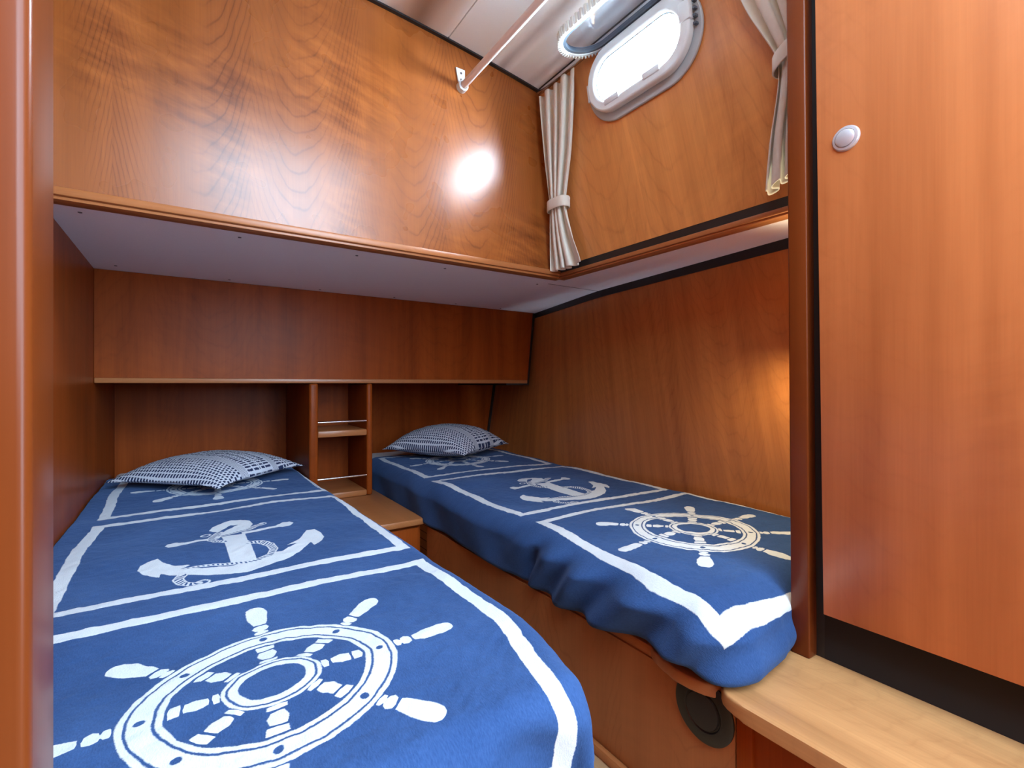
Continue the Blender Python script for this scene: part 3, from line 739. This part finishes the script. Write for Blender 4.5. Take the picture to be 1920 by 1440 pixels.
ROPES = [([(0.0167, -0.0783), (0.0381, -0.0881), (0.0542, -0.1218), (0.057, -0.1586), (0.0455, -0.188), (0.0251, -0.2016), (0.0044, -0.2065), (-0.0149, -0.2009), (-0.0338, -0.1939), (-0.0619, -0.1836), (-0.0896, -0.179), (-0.1077, -0.1779)], .0105, .0045),
         ([(-0.1111, -0.2127), (-0.1177, -0.232), (-0.1107, -0.2577), (-0.0974, -0.2697), (-0.0873, -0.2706)], .0095, .008),
         ([(-0.031, -0.0397), (-0.0453, -0.0225), (-0.0542, 0.0026), (-0.0496, 0.0343), (-0.0344, 0.0661)], .0085, .0085),
         ([(-0.0315, 0.0324), (-0.0055, 0.0391), (0.0241, 0.0487), (0.0459, 0.0683), (0.0614, 0.0816)], .0065, .010)]
EYES = [(-0.0805, -0.2692, .011), (-0.0623, 0.0604, .009)]
def poly_sd(px, py, poly):
    d = np.full(px.shape, 1e9); ins = np.zeros(px.shape, bool); n = len(poly)
    for i in range(n):
        ax, ay = poly[i]; bx, by = poly[(i + 1) % n]
        ex, ey = bx - ax, by - ay; L = ex * ex + ey * ey + 1e-12
        t = np.clip(((px - ax) * ex + (py - ay) * ey) / L, 0, 1)
        d = np.minimum(d, np.hypot(px - ax - t * ex, py - ay - t * ey))
        if by != ay:
            c = ((ay > py) != (by > py)) & (px < (bx - ax) * (py - ay) / (by - ay) + ax); ins ^= c
    return np.where(ins, d, -d)
def rope_sd(px, py):
    best = np.full(px.shape, -1.0); along = np.zeros(px.shape); base = 0.0
    for pts, w0, w1 in ROPES:
        tot = sum(math.dist(a, b_) for a, b_ in zip(pts, pts[1:])); s = 0.0
        for (ax, ay), (bx, by) in zip(pts, pts[1:]):
            ex, ey = bx - ax, by - ay; L = math.hypot(ex, ey)
            t = ((px - ax) * ex + (py - ay) * ey) / (L * L); tc_ = np.clip(t, 0, 1)
            dist = np.hypot(px - ax - tc_ * ex, py - ay - tc_ * ey)
            ww = w0 + (w1 - w0) * (s + tc_ * L) / tot
            side = (ex * (py - ay) - ey * (px - ax)) / L
            sd = ww - dist; m_ = sd > best
            best = np.where(m_, sd, best); along = np.where(m_, base + s + tc_ * L + side * 0.5, along); s += L
        base += tot + .1
    for ex, ey, r in EYES:
        dist = np.hypot(px - ex, py - ey); sd = .0022 - abs(dist - r); m_ = sd > best
        best = np.where(m_, sd, best); along = np.where(m_, 0.0, along)
    return best, along

def blanket(name, label, a_rng, b_rng, edges, tex, seed, hem, foldfn, loc, res=0.0034, noright=0.0, pull=0.0, floor_z=0.258, skew=0.0, short=0.0):
    """a: unrolled position across, b: unrolled position along. edges: dict left/right/foot -> (position at foot, position at head, radius)"""
    na = int((a_rng[1] - a_rng[0]) / res); nb = int((b_rng[1] - b_rng[0]) / res)
    A, Bv = np.meshgrid(np.linspace(*a_rng, na), np.linspace(*b_rng, nb))
    tb_ = np.clip((Bv - 0.45) / 1.9, 0, 1)
    xr_ = edges['right'][0] + (edges['right'][1] - edges['right'][0]) * tb_
    xl_ = edges['left'][0] + (edges['left'][1] - edges['left'][0]) * tb_
    er = np.maximum(A - xr_, 0); el = np.maximum(xl_ - A, 0); ef = np.maximum(edges['foot'][0] - Bv, 0)
    ex = er - el; L = np.hypot(ex, ef) + 1e-9
    dx, dy = ex / L, -ef / L
    wr = er / (er + el + ef + 1e-9); wl = el / (er + el + ef + 1e-9); wf = ef / (er + el + ef + 1e-9)
    r = edges['right'][2] * wr + edges['left'][2] * wl + edges['foot'][2] * wf + 1e-4
    D = hem - 0.024 * wf + 0.006 * vnoise(A * 9, Bv * 9, seed + 9)
    D = D - short * np.clip((0.80 - Bv) / 0.25, 0, 1) * (1 - wf)
    q = r * PI / 2
    rt = 0.014
    L1 = np.minimum(L, q); out = r * np.sin(L1 / r); drop = r * (1 - np.cos(L1 / r))
    L2 = np.clip(L - q, 0, np.maximum(D - r, 0)); drop = drop + L2
    L3 = np.clip(L - q - np.maximum(D - r, 0), 0, rt * PI / 2); out = out - rt * (1 - np.cos(L3 / rt)); drop = drop + rt * np.sin(L3 / rt)
    L4 = np.maximum(L - q - np.maximum(D - r, 0) - rt * PI / 2, 0); out = out - np.minimum(L4, 0.05)
    f = np.clip(drop / 0.05, 0, 1); f = f * f * (3 - 2 * f)
    tuck = np.clip(1 - L4 / 0.03, 0, 1)
    bulge = foldfn(A, Bv, drop) * f * tuck
    out = out + bulge * (1 - wr * noright)
    X = np.clip(A, xl_, xr_) + dx * out; Y = np.maximum(Bv, edges['foot'][0]) + dy * out
    top = 1 - np.clip(L / 0.06, 0, 1)
    Z = 0.402 - drop
    wav = 0.010 * vnoise(A * 3.2 + 0.9 * Bv, Bv * 6.5, seed) + 0.006 * vnoise(A * 7 + 1.5 * Bv, Bv * 11, seed + 1) + 0.0016 * vnoise(A * 60, Bv * 60, seed + 2) + 0.0012 * vnoise(A * 130, Bv * 130, seed + 4)
    Z = Z + 0.004 + wav * (0.35 + 0.65 * top)
    Z = np.maximum(Z, floor_z)
    cs = np.clip((0.64 - Bv) / 0.2, 0, 1); X = X - pull * cs * cs * (3 - 2 * cs) * np.clip((A + 0.25) / 0.65, 0, 1)
    P = np.stack([X, Y, Z], -1)
    U = (A - tex[0]) / tex[1] + 0.1025; V = (Bv - tex[2]) / tex[3] + 1.3165
    sh = tex[4] if len(tex) > 4 else 0.0
    U = U - sh * (V - 0.65) + skew * np.clip((1.0 - Bv) / 0.5, 0, 1.2) * np.clip((1.25 - A) / 0.5, 0, 1)
    U = U + 0.010 * vnoise(A * 4, Bv * 5, seed + 20); V = V + 0.036 * vnoise(A * 4.2, Bv * 3.6, seed + 21) + (tex[5] if len(tex) > 5 else 0) * (U - .1)
    me = grid_mesh(name, P, np.stack([U, V], -1))
    px, py = U - 0.1025, V - 1.3165
    sd = np.full(px.shape, -1.0)
    msk = (abs(px) < 0.25) & (abs(py) < 0.32)
    s_ = np.full(msk.sum(), -1.0)
    for k in AN: s_ = np.maximum(s_, poly_sd(px[msk], py[msk], AN[k]))
    s_ = np.minimum(s_, -poly_sd(px[msk], py[msk], SLOT))
    sd[msk] = s_
    rd = np.full(px.shape, -1.0); ra = np.zeros(px.shape); rd[msk], ra[msk] = rope_sd(px[msk], py[msk])
    for nm, arr in (('anchor', sd), ('rope', rd), ('rope_along', ra)):
        at = me.attributes.new(nm, 'FLOAT', 'POINT'); at.data.foreach_set('value', arr.reshape(-1).astype(np.float32))
    o = obj(name, me, M['blanket'], None, loc, smooth=0)
    md = o.modifiers.new('pile', 'SOLIDIFY'); md.thickness = 0.003; md.offset = -1
    return props(o, label, 'blanket', 'nautical blankets on the beds')

def folds_left(A, Bv, drop):
    near = np.clip((1.0 - Bv) / 0.5, 0, 1)
    return 0.012 * vnoise(A * 6 + 3, Bv * 7 + drop * 4, 31) + 0.010 * near * np.sin((Bv + A) * 2 * PI / 0.16 + drop * 12)
def folds_right(A, Bv, drop):
    near = np.clip((1.15 - Bv) / 0.35, 0, 1) * np.clip((Bv - 0.43) / 0.10, 0.25, 1)
    far = np.clip((Bv - 0.9) / 0.5, 0, 1)
    f = (0.016 * near) * np.sin((Bv - 0.9 * drop) * 2 * PI / 0.135 + 2.2 * vnoise(Bv * 4, drop * 3, 7))
    crease = -0.014 * np.exp(-((Bv - 0.965 - 0.35 * (drop - 0.09)) / 0.018) ** 2) * np.clip((drop - .035) / .05, 0, 1)
    f = f + 0.014 * np.clip((0.85 - Bv) / 0.3, 0, 1) * np.clip((0.86 - A) / 0.12, 0, 1)
    f = f + 0.012 * np.clip((0.50 - Bv) / 0.12, 0, 1) * np.clip((0.905 - A) / 0.06, 0, 1)
    return f + crease + 0.012 + 0.022 * vnoise(A * 2 + 5, Bv * 7 + drop * 6, 41) * (0.4 + 0.6 * far)

blanket('blanket', 'navy blanket with white wheels and anchor on the bed along the left wall', (XL + .003, 0.62), (0.20, 2.36),
        dict(left=(-0.235, -0.235, .03), right=(0.415, 0.355, .045), foot=(0.468, 0, .042)), (0.1025, 1.0, 1.3165, 1.0), 5, 0.122, folds_left, (0.1, 1.3, 0.39), pull=0.035)
blanket('blanket', 'navy blanket with white wheels and anchor on the bed beside the hull wall', (0.53, 1.50), (0.22, 2.34),
        dict(left=(0.750, 0.775, .050), right=(1.340, 1.420, .018), foot=(0.507, 0, .060)), (1.060, 1.03, 1.370, 0.945, 0.012), 17, 0.128, folds_right, (1.05, 1.3, 0.39), noright=1.0, skew=0.040, short=0.036)

# ------------------------------------------------------------------ pillows
def pillow(name, label, c, side, rz, h, seed, tilt=(0, 0), uvrot=0.0):
    n = 81; s = np.linspace(-1, 1, n); a, b_ = np.meshgrid(s, s)
    pinch = 1 - 0.09 * (1 - np.abs(a) ** 2.2) * np.abs(b_) ** 3
    pinch2 = 1 - 0.09 * (1 - np.abs(b_) ** 2.2) * np.abs(a) ** 3
    x = a * side / 2 * pinch2; y = b_ * side / 2 * pinch
    prof = (np.clip(1 - np.abs(a) ** 2.3, 0, 1) * np.clip(1 - np.abs(b_) ** 2.3, 0, 1)) ** 0.62
    wr = 0.05 * vnoise(a * 3, b_ * 3, seed) + 0.03 * vnoise(a * 8, b_ * 8, seed + 1)
    up = h * prof * (1 + wr) + 0.0022 * vnoise(a * 40, b_ * 40, seed + 2); dn = -h * 0.62 * prof
    drop = -0.010 * (np.abs(a) ** 4 + np.abs(b_) ** 4)
    P1 = np.stack([x, y, up + drop], -1); P2 = np.stack([x, y, dn + drop], -1)
    UV = np.stack([x, y], -1)
    bm = bmesh.new()
    for Pq in (P1, P2[:, ::-1]):
        uvq = UV if Pq is P1 else UV[:, ::-1]
        me = grid_mesh('tmp', Pq, uvq); bm.from_mesh(me)
    bmesh.ops.remove_doubles(bm, verts=bm.verts[:], dist=1e-4)
    mtx = Matrix.Translation(c) @ Matrix.Rotation(tilt[0], 4, 'X') @ Matrix.Rotation(tilt[1], 4, 'Y') @ Matrix.Rotation(rz, 4, 'Z')
    bmesh.ops.transform(bm, matrix=mtx, verts=bm.verts[:])
    t = obj(name, bm, M['pillow'], None, c, smooth=0)
    return props(t, label, 'pillow', 'woven pillows at the head of the beds')
pillow('pillow', 'flatter blue and white woven pillow on the bed along the left wall', (0.083, 2.10, 0.453), 0.446, math.radians(45), 0.060, 4)
pillow('pillow', 'plumper blue and white woven pillow on the bed by the hull wall', (1.082, 2.170, 0.474), 0.455, math.radians(31), 0.092, 9)
